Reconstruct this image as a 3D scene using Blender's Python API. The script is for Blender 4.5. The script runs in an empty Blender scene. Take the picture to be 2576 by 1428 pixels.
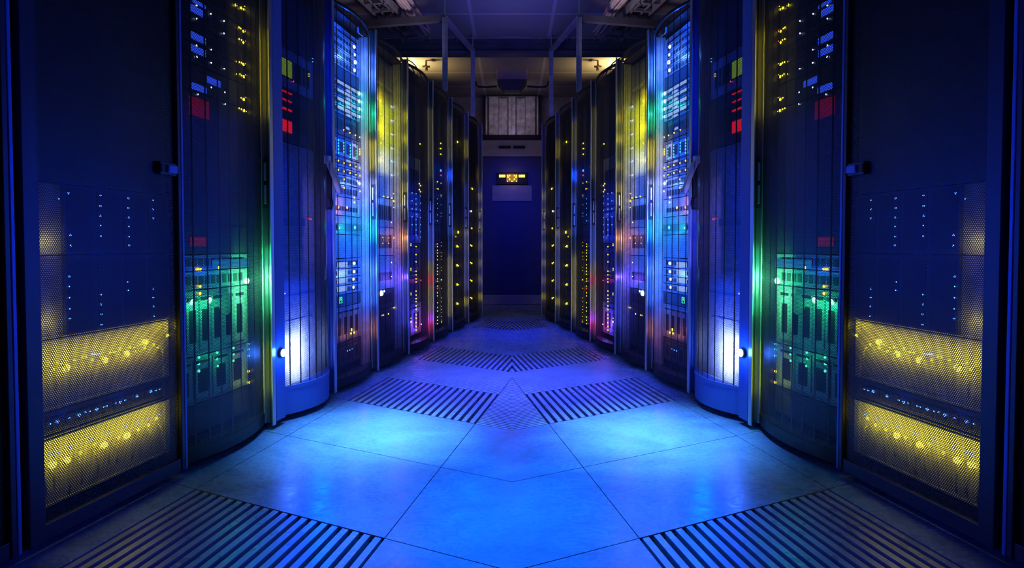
import bpy, bmesh, math, random
from mathutils import Vector, Matrix
random.seed(7)
sc = bpy.context.scene
COL = sc.collection

# ------------------------------------------------------------------ camera
F, CX, CY, CAM_H = 1400.0, 1288.0, 651.0, 0.84      # CY: the lens is shifted 63 pixels down
PITCH = math.atan(37 / F)
cam_d = bpy.data.cameras.new('camera')
cam_d.sensor_width = 36.0
cam_d.lens = F / 2576 * 36.0
cam_d.shift_y = -63 / 2576
cam_d.clip_start = 0.02
cam = bpy.data.objects.new('camera', cam_d)
COL.objects.link(cam)
cam.location = (0, 0, CAM_H)
cam.rotation_euler = (math.pi / 2 - PITCH, 0, 0)
sc.camera = cam

# ------------------------------------------------------------------ world, view, sampling quality
w = bpy.data.worlds.new('world'); sc.world = w; w.use_nodes = True
w.node_tree.nodes['Background'].inputs[0].default_value = (0.03, 0.05, 0.5, 1)
w.node_tree.nodes['Background'].inputs[1].default_value = 0.004
sc.view_settings.view_transform = 'Standard'
sc.view_settings.look = 'None'
sc.view_settings.gamma = 1
sc.view_settings.use_curve_mapping = False
sc.view_settings.exposure = 0.0
cy = sc.cycles
cy.use_denoising = True
cy.max_bounces = 3
cy.diffuse_bounces = 2
cy.glossy_bounces = 2
cy.transparent_max_bounces = 8
cy.use_adaptive_sampling = True
cy.adaptive_threshold = 0.06
cy.sample_clamp_indirect = 3.0
cy.caustics_reflective = False
cy.caustics_refractive = False
cy.use_light_tree = True

# ------------------------------------------------------------------ row geometry: each row of racks runs along u at angle TH
TH = math.atan2(265, F * math.cos(PITCH) + 37 * math.sin(PITCH))
U = Vector((math.sin(TH), math.cos(TH), 0))
N = Vector((math.cos(TH), -math.sin(TH), 0))
FW = Vector((0, math.cos(PITCH), -math.sin(PITCH)))
UP = Vector((0, math.sin(PITCH), math.cos(PITCH)))
EYE = Vector((0, 0, CAM_H))
def ray(x, y): return FW * F + Vector((1, 0, 0)) * (x - CX) + UP * (CY - y)
P0 = Vector((-0.86701, 3.61378, 0))
def row_sz(x, y, n=-0.1):
    """where a sight line meets the plane n metres in front of the left row's door line: (s along the row, z)"""
    d = ray(x, y)
    t = ((P0 + N * n - EYE).dot(N)) / d.dot(N)
    p = EYE + d * t
    return (p - P0).dot(U), p.z
def at(x, y, Y):
    d = ray(x, y)
    return EYE + d * (Y / d.y)
def world(s, n, z=0.0, side=1):
    p = P0 + U * s + N * n
    return Vector((p.x * side, p.y, z))

# ------------------------------------------------------------------ lights of the aisle, mostly added fill without fittings
def area(name, loc, target, sx, sy, col, power, spread=math.pi):
    l = bpy.data.lights.new(name, 'AREA'); l.shape = 'RECTANGLE'; l.size = sx; l.size_y = sy
    l.color = col; l.energy = power; l.spread = spread
    o = bpy.data.objects.new(name, l); COL.objects.link(o); o.location = loc
    o.rotation_euler = (Vector(target) - Vector(loc)).to_track_quat('-Z', 'Y').to_euler()
    return o
def point(name, loc, col, power, r=0.012):
    l = bpy.data.lights.new(name, 'POINT'); l.color = col; l.energy = power; l.shadow_soft_size = r
    o = bpy.data.objects.new(name, l); COL.objects.link(o); o.location = loc
    return o
area('aisle_lamp_light', (0, 1.75, 2.8), (0, 1.75, 0), 0.4, 0.5, (0.0, 0.20, 1.0), 9.5, math.radians(32))  # added overhead fill for the near floor, no lamp hangs there
area('aisle_lamp_light', (0, 3.3, 2.8), (0, 3.25, 0), 0.3, 0.8, (0.035, 0.055, 1.0), 26, math.radians(36))  # added overhead fill for the middle floor, no fitting
area('ceiling_wash_light', (0, 5.0, 2.3), (0, 5.5, 3.1), 0.8, 0.8, (0.10, 0.05, 1.0), 2.4)  # added uplight that tints the ceiling, no fitting
area('aisle_lamp_light', (0, 5.2, 2.9), (0, 5.2, 0), 0.3, 1.0, (0.0, 0.03, 1.0), 6, math.radians(40))  # added overhead fill for the far floor, no fitting
point('duct_light', (0, 8.02, 2.47), (.6, .5, 1.0), .3, .05)
area('duct_front_light', (0, 7.35, 2.72), (0, 8.4, 2.75), 0.5, 0.1, (.85, .70, .85), .5, math.radians(110))  # added fill that lightens the duct front
area('aisle_end_light', (0, 6.5, 2.5), (0, 7.75, 1.1), 0.3, 0.3, (0.03, 0.05, 1.0), 1.5, math.radians(60))  # added fill that brightens the cooling unit, no fitting
for sd in (1, -1):
    area('floor_pool_light', (-.58 * sd, 2.4, 2.8), (-.60 * sd, 2.45, 0), 0.25, 0.25, (0.11, 0.40, 1.0), 9, math.radians(22))  # added overhead beam that makes the floor's bright pool, no fitting
    # added area lights for the equipment's glow, just behind the doors of the fourth and fifth racks
    area('equipment_glow_light', world(-0.30, -0.09, 0.75, sd), world(0.6, 2.0, 0.4, sd), 0.35, 0.9, (0.0, 0.04, 1.0), 26)
    area('equipment_glow_light', world(-0.66, -0.045, 0.85, sd), world(-2.0, 1.2, 0.85, sd), 0.06, 0.9, (0.0, 0.03, 1.0), 26, math.radians(80))
    area('ceiling_lamp_light', (-1.40 * sd, 6.9, 2.72), (-1.22 * sd, 6.95, 3.08), 0.12, 0.12, (1.0, 0.72, 0.26), 4.5, math.radians(105))
    area('tray_wash_light', world(1.2, .1, 2.35, sd), world(1.1, -.40, 2.95, sd), 0.2, 0.2, (.75, .55, .7), 1.1, math.radians(80))  # added fill that makes the trays visible, no fitting

# ------------------------------------------------------------------ materials
def mat(name, base, rough=0.5, metal=0.0, spec=0.5, noise=None, bump=None, rough_noise=None, aniso=0.0):
    m = bpy.data.materials.new(name); m.use_nodes = True
    nt = m.node_tree; b = nt.nodes['Principled BSDF']
    b.inputs['Base Color'].default_value = (*base, 1)
    b.inputs['Roughness'].default_value = rough
    b.inputs['Metallic'].default_value = metal
    b.inputs['Specular IOR Level'].default_value = spec
    if aniso: b.inputs['Anisotropic'].default_value = aniso
    tc = nt.nodes.new('ShaderNodeTexCoord')
    def nz(scale, detail=4):
        t = nt.nodes.new('ShaderNodeTexNoise'); t.inputs['Scale'].default_value = scale
        t.inputs['Detail'].default_value = detail
        nt.links.new(tc.outputs['Object'], t.inputs['Vector']); return t
    if noise:
        scale, lo, hi = noise
        t = nz(scale); r = nt.nodes.new('ShaderNodeMapRange')
        r.inputs['From Min'].default_value = 0.3; r.inputs['From Max'].default_value = 0.7
        r.inputs['To Min'].default_value = lo; r.inputs['To Max'].default_value = hi
        nt.links.new(t.outputs['Fac'], r.inputs['Value'])
        mx = nt.nodes.new('ShaderNodeMix'); mx.data_type = 'RGBA'; mx.blend_type = 'MULTIPLY'
        mx.inputs['Factor'].default_value = 1.0
        mx.inputs['A'].default_value = (*base, 1)
        nt.links.new(r.outputs['Result'], mx.inputs['B'])
        nt.links.new(mx.outputs['Result'], b.inputs['Base Color'])
    if rough_noise:
        scale, lo, hi = rough_noise
        t = nz(scale, 5); r = nt.nodes.new('ShaderNodeMapRange')
        r.inputs['From Min'].default_value = 0.35; r.inputs['From Max'].default_value = 0.65
        r.inputs['To Min'].default_value = lo; r.inputs['To Max'].default_value = hi
        nt.links.new(t.outputs['Fac'], r.inputs['Value'])
        nt.links.new(r.outputs['Result'], b.inputs['Roughness'])
    if bump:
        scale, strength, dist = bump
        t = nz(scale); bp = nt.nodes.new('ShaderNodeBump')
        bp.inputs['Strength'].default_value = strength; bp.inputs['Distance'].default_value = dist
        nt.links.new(t.outputs['Fac'], bp.inputs['Height'])
        nt.links.new(bp.outputs['Normal'], b.inputs['Normal'])
    return m

def emit(name, col, strength, body=(0.02, 0.02, 0.02)):
    m = bpy.data.materials.new(name); m.use_nodes = True
    b = m.node_tree.nodes['Principled BSDF']
    b.inputs['Base Color'].default_value = (*body, 1)
    b.inputs['Emission Color'].default_value = (*col, 1)
    b.inputs['Emission Strength'].default_value = strength
    return m

def perforated(name, base, pitch=0.008, radius=0.0029, rough=0.45, metal=0.4):
    """sheet metal punched with a staggered pattern of round holes; UVs are in metres"""
    m = mat(name, base, rough, metal)
    nt = m.node_tree; b = nt.nodes['Principled BSDF']; out = nt.nodes['Material Output']
    uv = nt.nodes.new('ShaderNodeUVMap'); uv.uv_map = 'UVMap'
    px, py = pitch, pitch * math.sqrt(3)
    dists = []
    for off in (0.0, 0.5):
        a = nt.nodes.new('ShaderNodeVectorMath'); a.operation = 'DIVIDE'; a.inputs[1].default_value = (px, py, 1)
        nt.links.new(uv.outputs['UV'], a.inputs[0])
        p = nt.nodes.new('ShaderNodeVectorMath'); p.operation = 'ADD'; p.inputs[1].default_value = (off, off, 0)
        nt.links.new(a.outputs[0], p.inputs[0])
        fr = nt.nodes.new('ShaderNodeVectorMath'); fr.operation = 'FRACTION'; nt.links.new(p.outputs[0], fr.inputs[0])
        sb = nt.nodes.new('ShaderNodeVectorMath'); sb.operation = 'SUBTRACT'; sb.inputs[1].default_value = (0.5, 0.5, 0)
        nt.links.new(fr.outputs[0], sb.inputs[0])
        ml = nt.nodes.new('ShaderNodeVectorMath'); ml.operation = 'MULTIPLY'; ml.inputs[1].default_value = (px, py, 0)
        nt.links.new(sb.outputs[0], ml.inputs[0])
        ln = nt.nodes.new('ShaderNodeVectorMath'); ln.operation = 'LENGTH'; nt.links.new(ml.outputs[0], ln.inputs[0])
        dists.append(ln)
    mn = nt.nodes.new('ShaderNodeMath'); mn.operation = 'MINIMUM'
    nt.links.new(dists[0].outputs['Value'], mn.inputs[0]); nt.links.new(dists[1].outputs['Value'], mn.inputs[1])
    lt = nt.nodes.new('ShaderNodeMath'); lt.operation = 'LESS_THAN'; lt.inputs[1].default_value = radius
    nt.links.new(mn.outputs[0], lt.inputs[0])
    tr = nt.nodes.new('ShaderNodeBsdfTransparent')
    mix = nt.nodes.new('ShaderNodeMixShader')
    nt.links.new(lt.outputs[0], mix.inputs[0])
    nt.links.new(b.outputs[0], mix.inputs[1]); nt.links.new(tr.outputs[0], mix.inputs[2])
    nt.links.new(mix.outputs[0], out.inputs['Surface'])
    return m

M = {}
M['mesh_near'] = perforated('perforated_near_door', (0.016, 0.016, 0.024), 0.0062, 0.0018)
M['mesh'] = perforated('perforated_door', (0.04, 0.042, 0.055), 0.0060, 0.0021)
M['black_paint'] = mat('black_rack_paint', (0.012, 0.012, 0.018), 0.45, 0.2, noise=(9, .8, 1.2))
M['frame_paint'] = mat('blue_frame_paint', (0.07, 0.15, 0.50), 0.42, 0.1, noise=(3, .9, 1.1))
M['dark_frame'] = mat('dark_frame_paint', (0.010, 0.011, 0.035), 0.45, 0.1, noise=(3, .9, 1.1))
M['chrome'] = mat('brushed_aluminium', (0.72, 0.73, 0.75), 0.45, 0.85, aniso=0.85)
M['stile_dark'] = mat('dark_anodised_channel', (0.20, 0.21, 0.23), 0.42, 0.85, aniso=0.85)
M['handle_black'] = mat('black_handle_plastic', (0.02, 0.02, 0.022), 0.35, 0.0, bump=(200, .1, .001))
M['handle_grey'] = mat('grey_lever_paint', (0.70, 0.73, 0.72), 0.35, 0.3, noise=(20, .9, 1.1))
M['face_dark'] = mat('dark_device_face', (0.055, 0.058, 0.065), 0.4, 0.3, noise=(40, .7, 1.2))
M['face_grey'] = mat('grey_device_face', (0.30, 0.31, 0.33), 0.4, 0.3, noise=(40, .75, 1.2))
M['face_pale'] = mat('pale_device_face', (0.42, 0.42, 0.38), 0.45, 0.1, noise=(30, .7, 1.1))
M['chassis'] = mat('steel_chassis', (0.12, 0.12, 0.13), 0.4, 0.6, noise=(20, .9, 1.1))
M['bay'] = mat('drive_bay_plastic', (0.10, 0.11, 0.13), 0.35, 0.1, noise=(60, .8, 1.2))
M['bay_pale'] = mat('pale_drive_bay_plastic', (0.42, 0.44, 0.46), 0.35, 0.1, noise=(60, .8, 1.2))
M['vent'] = mat('vent_black', (0.012, 0.012, 0.014), 0.6)
M['grille'] = mat('grille_steel', (0.28, 0.31, 0.40), 0.32, 0.15, rough_noise=(14, .24, .4), noise=(8, .85, 1.1))
M['fine_grille'] = mat('fine_grille_steel', (0.34, 0.38, 0.48), 0.42, 0.1, noise=(8, .85, 1.1))
M['subfloor'] = mat('subfloor_concrete', (0.05, 0.05, 0.055), 0.9, noise=(5, .8, 1.2))
M['tray'] = mat('galvanised_tray', (0.30, 0.31, 0.34), 0.45, 0.6, noise=(12, .8, 1.2))
M['strut'] = mat('galvanised_strut', (0.42, 0.42, 0.45), 0.4, 0.5, noise=(15, .8, 1.2))
M['cable'] = mat('pale_cable_sheath', (0.48, 0.40, 0.36), 0.5, noise=(20, .8, 1.1))
M['cable_dark'] = mat('dark_cable_sheath', (0.10, 0.10, 0.12), 0.5, noise=(20, .8, 1.1))
M['wall'] = mat('wall_concrete', (0.36, 0.33, 0.34), 0.85, noise=(4, .75, 1.15), bump=(30, .2, .01))
M['beam'] = mat('beam_paint', (0.10, 0.10, 0.12), 0.6, noise=(6, .8, 1.2))
M['pleat'] = mat('weathered_pleats', (0.52, 0.48, 0.52), 0.6, 0.1, noise=(14, .5, 1.25), bump=(40, .25, .01))
M['unit'] = mat('unit_paint', (0.05, 0.06, 0.26), 0.5, noise=(2, .95, 1.05))
M['unit_pale'] = mat('unit_pale_panel', (0.50, 0.50, 0.55), 0.5, noise=(10, .9, 1.05))
M['plate'] = mat('pale_plate', (0.36, 0.36, 0.44), 0.5, noise=(18, .88, 1.05))
M['box'] = mat('mauve_box', (0.52, 0.42, 0.46), 0.6, noise=(6, .95, 1.05))
M['lamp_body'] = mat('lamp_body', (0.25, 0.22, 0.18), 0.5, 0.4)

def floor_material():
    m = mat('floor_tile', (0.17, 0.26, 0.42), 0.3, 0.0, 0.6)
    nt = m.node_tree; b = nt.nodes['Principled BSDF']
    tc = nt.nodes.new('ShaderNodeTexCoord')
    mp = nt.nodes.new('ShaderNodeMapping'); mp.inputs['Scale'].default_value = (1, 1.7, 1)
    mp.inputs['Rotation'].default_value = (0, 0, 0.5)
    nt.links.new(tc.outputs['Object'], mp.inputs['Vector'])
    n1 = nt.nodes.new('ShaderNodeTexNoise'); n1.inputs['Scale'].default_value = 2.0; n1.inputs['Detail'].default_value = 5; n1.inputs['Distortion'].default_value = 1.6
    n2 = nt.nodes.new('ShaderNodeTexNoise'); n2.inputs['Scale'].default_value = 16; n2.inputs['Detail'].default_value = 6; n2.inputs['Distortion'].default_value = 2.5
    nt.links.new(mp.outputs[0], n1.inputs['Vector']); nt.links.new(mp.outputs[0], n2.inputs['Vector'])
    r1 = nt.nodes.new('ShaderNodeMapRange'); r1.inputs['From Min'].default_value = .3; r1.inputs['From Max'].default_value = .72
    r1.inputs['To Min'].default_value = .72; r1.inputs['To Max'].default_value = 1.25
    nt.links.new(n1.outputs['Fac'], r1.inputs['Value'])
    mx = nt.nodes.new('ShaderNodeMix'); mx.data_type = 'RGBA'; mx.blend_type = 'MULTIPLY'; mx.inputs['Factor'].default_value = 1
    mx.inputs['A'].default_value = (0.17, 0.26, 0.42, 1)
    nt.links.new(r1.outputs['Result'], mx.inputs['B']); nt.links.new(mx.outputs['Result'], b.inputs['Base Color'])
    r2 = nt.nodes.new('ShaderNodeMapRange'); r2.inputs['From Min'].default_value = .35; r2.inputs['From Max'].default_value = .7
    r2.inputs['To Min'].default_value = .20; r2.inputs['To Max'].default_value = .38
    nt.links.new(n2.outputs['Fac'], r2.inputs['Value']); nt.links.new(r2.outputs['Result'], b.inputs['Roughness'])
    bp = nt.nodes.new('ShaderNodeBump'); bp.inputs['Strength'].default_value = .12; bp.inputs['Distance'].default_value = .004
    nt.links.new(n2.outputs['Fac'], bp.inputs['Height']); nt.links.new(bp.outputs[0], b.inputs['Normal'])
    return m
M['floor'] = floor_material()

def ceiling_material():
    m = mat('ceiling_panels', (0.40, 0.36, 0.36), 0.7)
    nt = m.node_tree; b = nt.nodes['Principled BSDF']
    tc = nt.nodes.new('ShaderNodeTexCoord')
    br = nt.nodes.new('ShaderNodeTexBrick'); br.offset = 0.0
    br.inputs['Color1'].default_value = (0.40, 0.37, 0.36, 1); br.inputs['Color2'].default_value = (0.34, 0.31, 0.31, 1)
    br.inputs['Mortar'].default_value = (0.62, 0.58, 0.58, 1)
    br.inputs['Scale'].default_value = 1.0; br.inputs['Mortar Size'].default_value = 0.018
    br.inputs['Brick Width'].default_value = 0.8; br.inputs['Row Height'].default_value = 0.62
    mp = nt.nodes.new('ShaderNodeMapping'); mp.inputs['Location'].default_value = (0.4, 0.1, 0)
    nt.links.new(tc.outputs['Object'], mp.inputs['Vector'])
    nt.links.new(mp.outputs[0], br.inputs['Vector'])
    nt.links.new(br.outputs['Color'], b.inputs['Base Color'])
    return m
M['ceiling'] = ceiling_material()

LAMP = {'yellow': (1.0, 0.80, 0.02), 'green': (0.05, 1.0, 0.35), 'blue': (0.07, 0.24, 1.0), 'white': (0.75, 0.85, 1.0),
        'red': (1.0, 0.04, 0.02), 'orange': (1.0, 0.35, 0.05), 'cyan': (0.05, 0.95, 0.75), 'violet': (0.6, 0.45, 1.0)}
for k, c in LAMP.items(): M['led_' + k] = emit('lamp_' + k, c, 6.0)
M['star_white'] = emit('bright_white_lamp', (0.45, 0.68, 1.0), 8)
M['star_green'] = emit('bright_green_lamp', (0.25, 1.0, 0.5), 9)
M['star_yellow'] = emit('bright_yellow_lamp', (1.0, .76, .02), 14)
M['panel_blue'] = emit('lit_blue_panel', (0.03, 0.09, 1.0), 1.1)  # emission stands in for blue light falling on drive-bay fronts
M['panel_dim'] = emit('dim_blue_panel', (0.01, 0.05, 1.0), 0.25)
M['panel_white'] = emit('lit_white_panel', (0.36, 0.52, 1.0), 1.5)  # emission stands in for pale light on server bezels
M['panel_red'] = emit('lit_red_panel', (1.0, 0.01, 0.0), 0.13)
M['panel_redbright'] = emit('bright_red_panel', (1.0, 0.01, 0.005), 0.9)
M['panel_cyan'] = emit('lit_cyan_panel', (0.02, 0.30, 0.95), 0.55)  # emission stands in for cyan light on device bezels
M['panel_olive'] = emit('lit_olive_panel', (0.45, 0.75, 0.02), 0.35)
M['digit'] = emit('green_digits', (0.08, 1.0, 0.4), 2.2)
M['amber'] = emit('amber_display', (1.0, 0.72, 0.02), 9)
M['amber_dim'] = emit('amber_display_glow', (0.8, 0.35, 0.0), 0.35)

# ------------------------------------------------------------------ building helpers
class MB:
    """collects solids in (n, s, z) of a row frame (or x, y, z) and links them as ONE mesh object"""
    def __init__(self, side=1, s0=0.0): self.bm = bmesh.new(); self.sd = side; self.s0 = s0
    def v(self, n, s, z): return self.bm.verts.new((n * self.sd, s - self.s0, z))
    def face(self, vs):
        try: return self.bm.faces.new(vs)
        except ValueError: return None
    def box(self, n0, n1, s0, s1, z0, z1):
        v = [self.v(n, s, z) for n in (n0, n1) for s in (s0, s1) for z in (z0, z1)]
        for q in ((0, 1, 3, 2), (4, 6, 7, 5), (0, 4, 5, 1), (2, 3, 7, 6), (0, 2, 6, 4), (1, 5, 7, 3)): self.face([v[i] for i in q])
        return self
    def prism(self, pts, z0, z1, shrink=0.0):
        """extruded polygon in the (n, s) plane; shrink pulls the top outline in"""
        k = len(pts); cx = sum(p[0] for p in pts) / k; cs = sum(p[1] for p in pts) / k
        a = [self.v(p[0], p[1], z0) for p in pts]
        b = [self.v(p[0] + (cx - p[0]) * shrink, p[1] + (cs - p[1]) * shrink, z1) for p in pts]
        self.face(a[::-1]); self.face(b)
        for i in range(k): self.face([a[i], a[(i + 1) % k], b[(i + 1) % k], b[i]])
        return self
    def solid_nz(self, pts, s0, s1):
        """extruded polygon in the (n, z) plane, along s"""
        k = len(pts)
        a = [self.v(p[0], s0, p[1]) for p in pts]; b = [self.v(p[0], s1, p[1]) for p in pts]
        self.face(a); self.face(b[::-1])
        for i in range(k): self.face([a[i], b[i], b[(i + 1) % k], a[(i + 1) % k]])
        return self
    def disc_s(self, n, s, z, r, h, seg=14, rz=None):
        """short cylinder whose axis points along n"""
        rz = rz or r
        a = []; b = []
        for i in range(seg):
            t = 2 * math.pi * i / seg
            a.append(self.v(n, s + r * math.cos(t), z + rz * math.sin(t)))
            b.append(self.v(n + h, s + r * .9 * math.cos(t), z + rz * .9 * math.sin(t)))
        self.face(a); self.face(b[::-1])
        for i in range(seg): self.face([a[i], b[i], b[(i + 1) % seg], a[(i + 1) % seg]])
        return self
    def tube(self, pts, r, seg=6):
        rings = []
        P = [Vector(p) for p in pts]
        for i, p in enumerate(P):
            d = (P[min(i + 1, len(P) - 1)] - P[max(i - 1, 0)])
            if d.length < 1e-9: d = Vector((0, 0, 1))
            d.normalize()
            a = d.orthogonal().normalized() if i == 0 else (prev - d * prev.dot(d)).normalized()
            prev = a; c = d.cross(a)
            rings.append([self.v(*(p + a * r * math.cos(2 * math.pi * k / seg) + c * r * math.sin(2 * math.pi * k / seg))) for k in range(seg)])
        for q, w_ in zip(rings, rings[1:]):
            for k in range(seg): self.face([q[k], q[(k + 1) % seg], w_[(k + 1) % seg], w_[k]])
        self.face(rings[0][::-1]); self.face(rings[-1])
        return self
    def build(self, name, m, parent=None, smooth=False, bevel=0.0, label=None):
        bm = self.bm
        bmesh.ops.recalc_face_normals(bm, faces=bm.faces[:])
        me = bpy.data.meshes.new(name); bm.to_mesh(me); bm.free()
        me.materials.append(m)
        if smooth:
            for p in me.polygons: p.use_smooth = True
        o = bpy.data.objects.new(name, me); COL.objects.link(o)
        if parent: o.parent = parent
        if bevel:
            md = o.modifiers.new('edge', 'BEVEL'); md.width = bevel; md.segments = 2; md.limit_method = 'ANGLE'
        if label: o['label'] = label
        return o

def tag(o, label=None, cat=None, group=None, kind=None):
    if label: o['label'] = label
    if cat: o['category'] = cat
    if group: o['group'] = group
    if kind: o['kind'] = kind
    return o
def empty(name, loc, rz=0.0, label=None, cat=None, group=None):
    o = bpy.data.objects.new(name, None); COL.objects.link(o)
    o.location = loc; o.rotation_euler = (0, 0, rz); o.empty_display_size = 0.1
    return tag(o, label, cat, group)
def row_root(name, s, n, z, sd, label, cat, group=None):
    return empty(name, world(s, n, z, sd), -TH * sd, label, cat, group)
SIDE = {1: 'left', -1: 'right'}

# small lamp meshes, one per colour, shared by every lamp of that colour
LED_ME = {}
def led_mesh(mname):
    if mname not in LED_ME:
        bm = bmesh.new(); bmesh.ops.create_uvsphere(bm, u_segments=10, v_segments=6, radius=1.0)
        me = bpy.data.meshes.new('indicator_lamp'); bm.to_mesh(me); bm.free(); me.materials.append(M[mname])
        for p in me.polygons: p.use_smooth = True
        LED_ME[mname] = me
    return LED_ME[mname]
def led(parent, mname, n, s, z, r, sd, colour):
    o = bpy.data.objects.new('indicator_lamp', led_mesh(mname)); COL.objects.link(o)
    o.parent = parent; o.location = (n * sd, s, z); o.scale = (r * 0.7, r, r)
    o['label'] = 'glowing %s indicator lamp' % colour
    return o

# ------------------------------------------------------------------ room shell
def slab(name, x0, x1, y0, y1, z0, z1, m):
    return tag(MB().box(x0, x1, y0, y1, z0, z1).build(name, M[m]), kind='structure')
XW, YB, YF, ZC = 4.4, 8.55, -1.6, 3.08
slab('wall_left', -XW - .1, -XW, YF, YB, -.3, ZC, 'wall')
slab('wall_right', XW, XW + .1, YF, YB, -.3, ZC, 'wall')
slab('wall_back', -XW, XW, YB, YB + .1, -.3, ZC, 'wall')
slab('wall_front', -XW, XW, YF - .1, YF, -.3, ZC, 'wall')
slab('ceiling', -XW, XW, YF, YB, ZC, ZC + .1, 'ceiling')
slab('subfloor', -XW, XW, YF, YB, -.36, -.3, 'subfloor')

# raised floor: courses along the rows (n bands) and across (lines T); s at n=.105 and slope ds/dn
NL0, NL1 = 0.105, 0.874
TS = [(-5.6, -.20), (-4.5, -.20), (-3.95, -.20), (-3.40, -.20), (-2.85, -.21), (-2.29, -.22), (-1.735, -.234), (-1.192, -.269), (-0.630, -.328), (-0.100, -.341),
      (0.450, -.364), (0.958, -.358), (1.52, -.38), (2.094, -.408), (2.65, -.41), (3.2, -.41), (3.76, -.41), (4.4, -.41), (6.2, -.41)]
I2, I1, IG2, IG3, IG4, IG4B, I5 = 6, 7, 8, 9, 10, 11, 13
def tline(i, n): return TS[i][0] + TS[i][1] * (n - NL0)
def cell_pts(fa, fb, n0, n1, steps=1):
    return [(n0, fa(n0)), (n1, fa(n1)), (n1, fb(n1)), (n0, fb(n0))]
def clip_half(pts):
    """keep the part of a floor outline on the left of the aisle's middle"""
    def X(p): return P0.x + U.x * p[1] + N.x * p[0]
    out = []
    for i in range(len(pts)):
        a, b = pts[i], pts[(i + 1) % len(pts)]
        xa, xb = X(a), X(b)
        if xa <= 1e-6: out.append(a)
        if (xa < -1e-6 and xb > 1e-6) or (xa > 1e-6 and xb < -1e-6):
            t = xa / (xa - xb); out.append((a[0] + (b[0] - a[0]) * t, a[1] + (b[1] - a[1]) * t))
    return out
def to_world(pts, sd):
    r = []
    for n, s in pts:
        p = world(s, n, 0, sd); r.append((p.x, p.y))
    return r
GAP = 0.0016
fl = MB()
GR = {}
for i in range(len(TS) - 1):
    fa = lambda n, i=i: tline(i, n) + GAP
    fb = lambda n, i=i: tline(i + 1, n) - GAP
    for c, (n0, n1) in enumerate(((-3.6, NL0 - GAP), (NL0 + GAP, NL1 - GAP), (NL1 + GAP, 3.2))):
        grille = (c == 1 and i in (5, IG2, IG3, IG4, I5)) or (c == 2 and i in (IG2, IG3, IG4, I5))
        if grille: continue
        pts = clip_half(cell_pts(fa, fb, n0, n1))
        if len(pts) < 3: continue
        for sd in (1, -1):
            wp = [(max(-XW, min(XW, x)), min(y, YB)) for x, y in to_world(pts, sd)]
            fl.prism(wp, -.035, 0)
tag(fl.build('floor', M['floor']), kind='structure')

def grille_thing(parts, label, group, origin, frame_rects, m='grille'):
    root = empty('floor_grille', (origin[0], origin[1], -.03), 0, label, 'floor grille', group)
    def loc(pts): return [(x - origin[0], y - origin[1]) for x, y in pts]
    b = MB()
    for pts, sh in parts: b.prism(loc(pts), 0.0, .03, sh)
    b.build('slats', M[m], root)
    f = MB()
    for pts in frame_rects: f.prism(loc(pts), -.012, .02)
    f.build('frame', M['black_paint'], root)
    return root
def bars_along(i, n0, n1, count, duty, sd, m=.004):
    out = []
    for k in range(count):
        a = n0 + (n1 - n0) * (k + .5 - duty / 2) / count; b = n0 + (n1 - n0) * (k + .5 + duty / 2) / count
        pts = clip_half([(a, tline(i, a) + m), (b, tline(i, b) + m), (b, tline(i + 1, b) - m), (a, tline(i + 1, a) - m)])
        if len(pts) >= 3: out.append((to_world(pts, sd), 0.0))
    return out
def bars_across(i, n0, n1, count, duty, sd, j=None):
    j = j or i + 1
    out = []
    for k in range(count):
        f0 = (k + .5 - duty / 2) / count; f1 = (k + .5 + duty / 2) / count
        g = lambda n, f: tline(i, n) * (1 - f) + tline(j, n) * f
        pts = clip_half([(n0, g(n0, f0)), (n1, g(n1, f0)), (n1, g(n1, f1)), (n0, g(n0, f1))])
        if len(pts) >= 3: out.append((to_world(pts, sd), 0.0))
    return out
def rim(i, n0, n1, sd, j=None):
    j = j or i + 1; e = .008; r = []
    for q in ([(n0, tline(i, n0)), (n1, tline(i, n1)), (n1, tline(i, n1) + e), (n0, tline(i, n0) + e)],
              [(n0, tline(j, n0) - e), (n1, tline(j, n1) - e), (n1, tline(j, n1)), (n0, tline(j, n0))],
              [(n0, tline(i, n0)), (n0 + e, tline(i, n0)), (n0 + e, tline(j, n0)), (n0, tline(j, n0))],
              [(n1 - e, tline(i, n1)), (n1, tline(i, n1)), (n1, tline(j, n1)), (n1 - e, tline(j, n1))]):
        p = clip_half(q)
        if len(p) >= 3: r.append(to_world(p, sd))
    return r
for sd in (1, -1):
    S = SIDE[sd]
    og = lambda i: tuple(world(tline(i, .45) + .25, .45, 0, sd).xy)
    grille_thing(bars_along(5, NL0, NL1, 20, .56, sd), 'wide-slatted steel floor grille in the %s foreground corner' % S, 'slatted floor grilles', og(5), rim(5, NL0, NL1, sd))
    grille_thing(bars_along(IG2, NL0, NL1, 18, .56, sd), 'wide-slatted floor grille beside the %s rack with raised lever handle' % S, 'slatted floor grilles', og(IG2), rim(IG2, NL0, NL1, sd))
    grille_thing(bars_across(IG3, NL0, NL1, 24, .62, sd), 'finely slatted floor grille between two wide-slatted ones, %s of centre' % S, 'fine floor grilles', og(IG3), rim(IG3, NL0, NL1, sd), 'fine_grille')
    grille_thing(bars_along(IG4, NL0, NL1 + .1, 22, .56, sd), 'wide-slatted floor grille forming the %s half of the far chevron' % S, 'slatted floor grilles', og(IG4), rim(IG4, NL0, NL1 + .1, sd))
    grille_thing(bars_along(I5, NL0, NL1, 20, .5, sd), 'dark slatted floor grille at the far end, %s half' % S, 'slatted floor grilles', og(I5), rim(I5, NL0, NL1, sd))
tri = []; trr = []
for sd in (1, -1):
    tri += bars_across(IG2, NL1 + .004, 3.0, 24, .64, sd) + bars_across(IG3, NL1 + .004, 3.0, 24, .64, sd)
    trr += rim(IG2, NL1 + .002, 3.0, sd)[:1]
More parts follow.
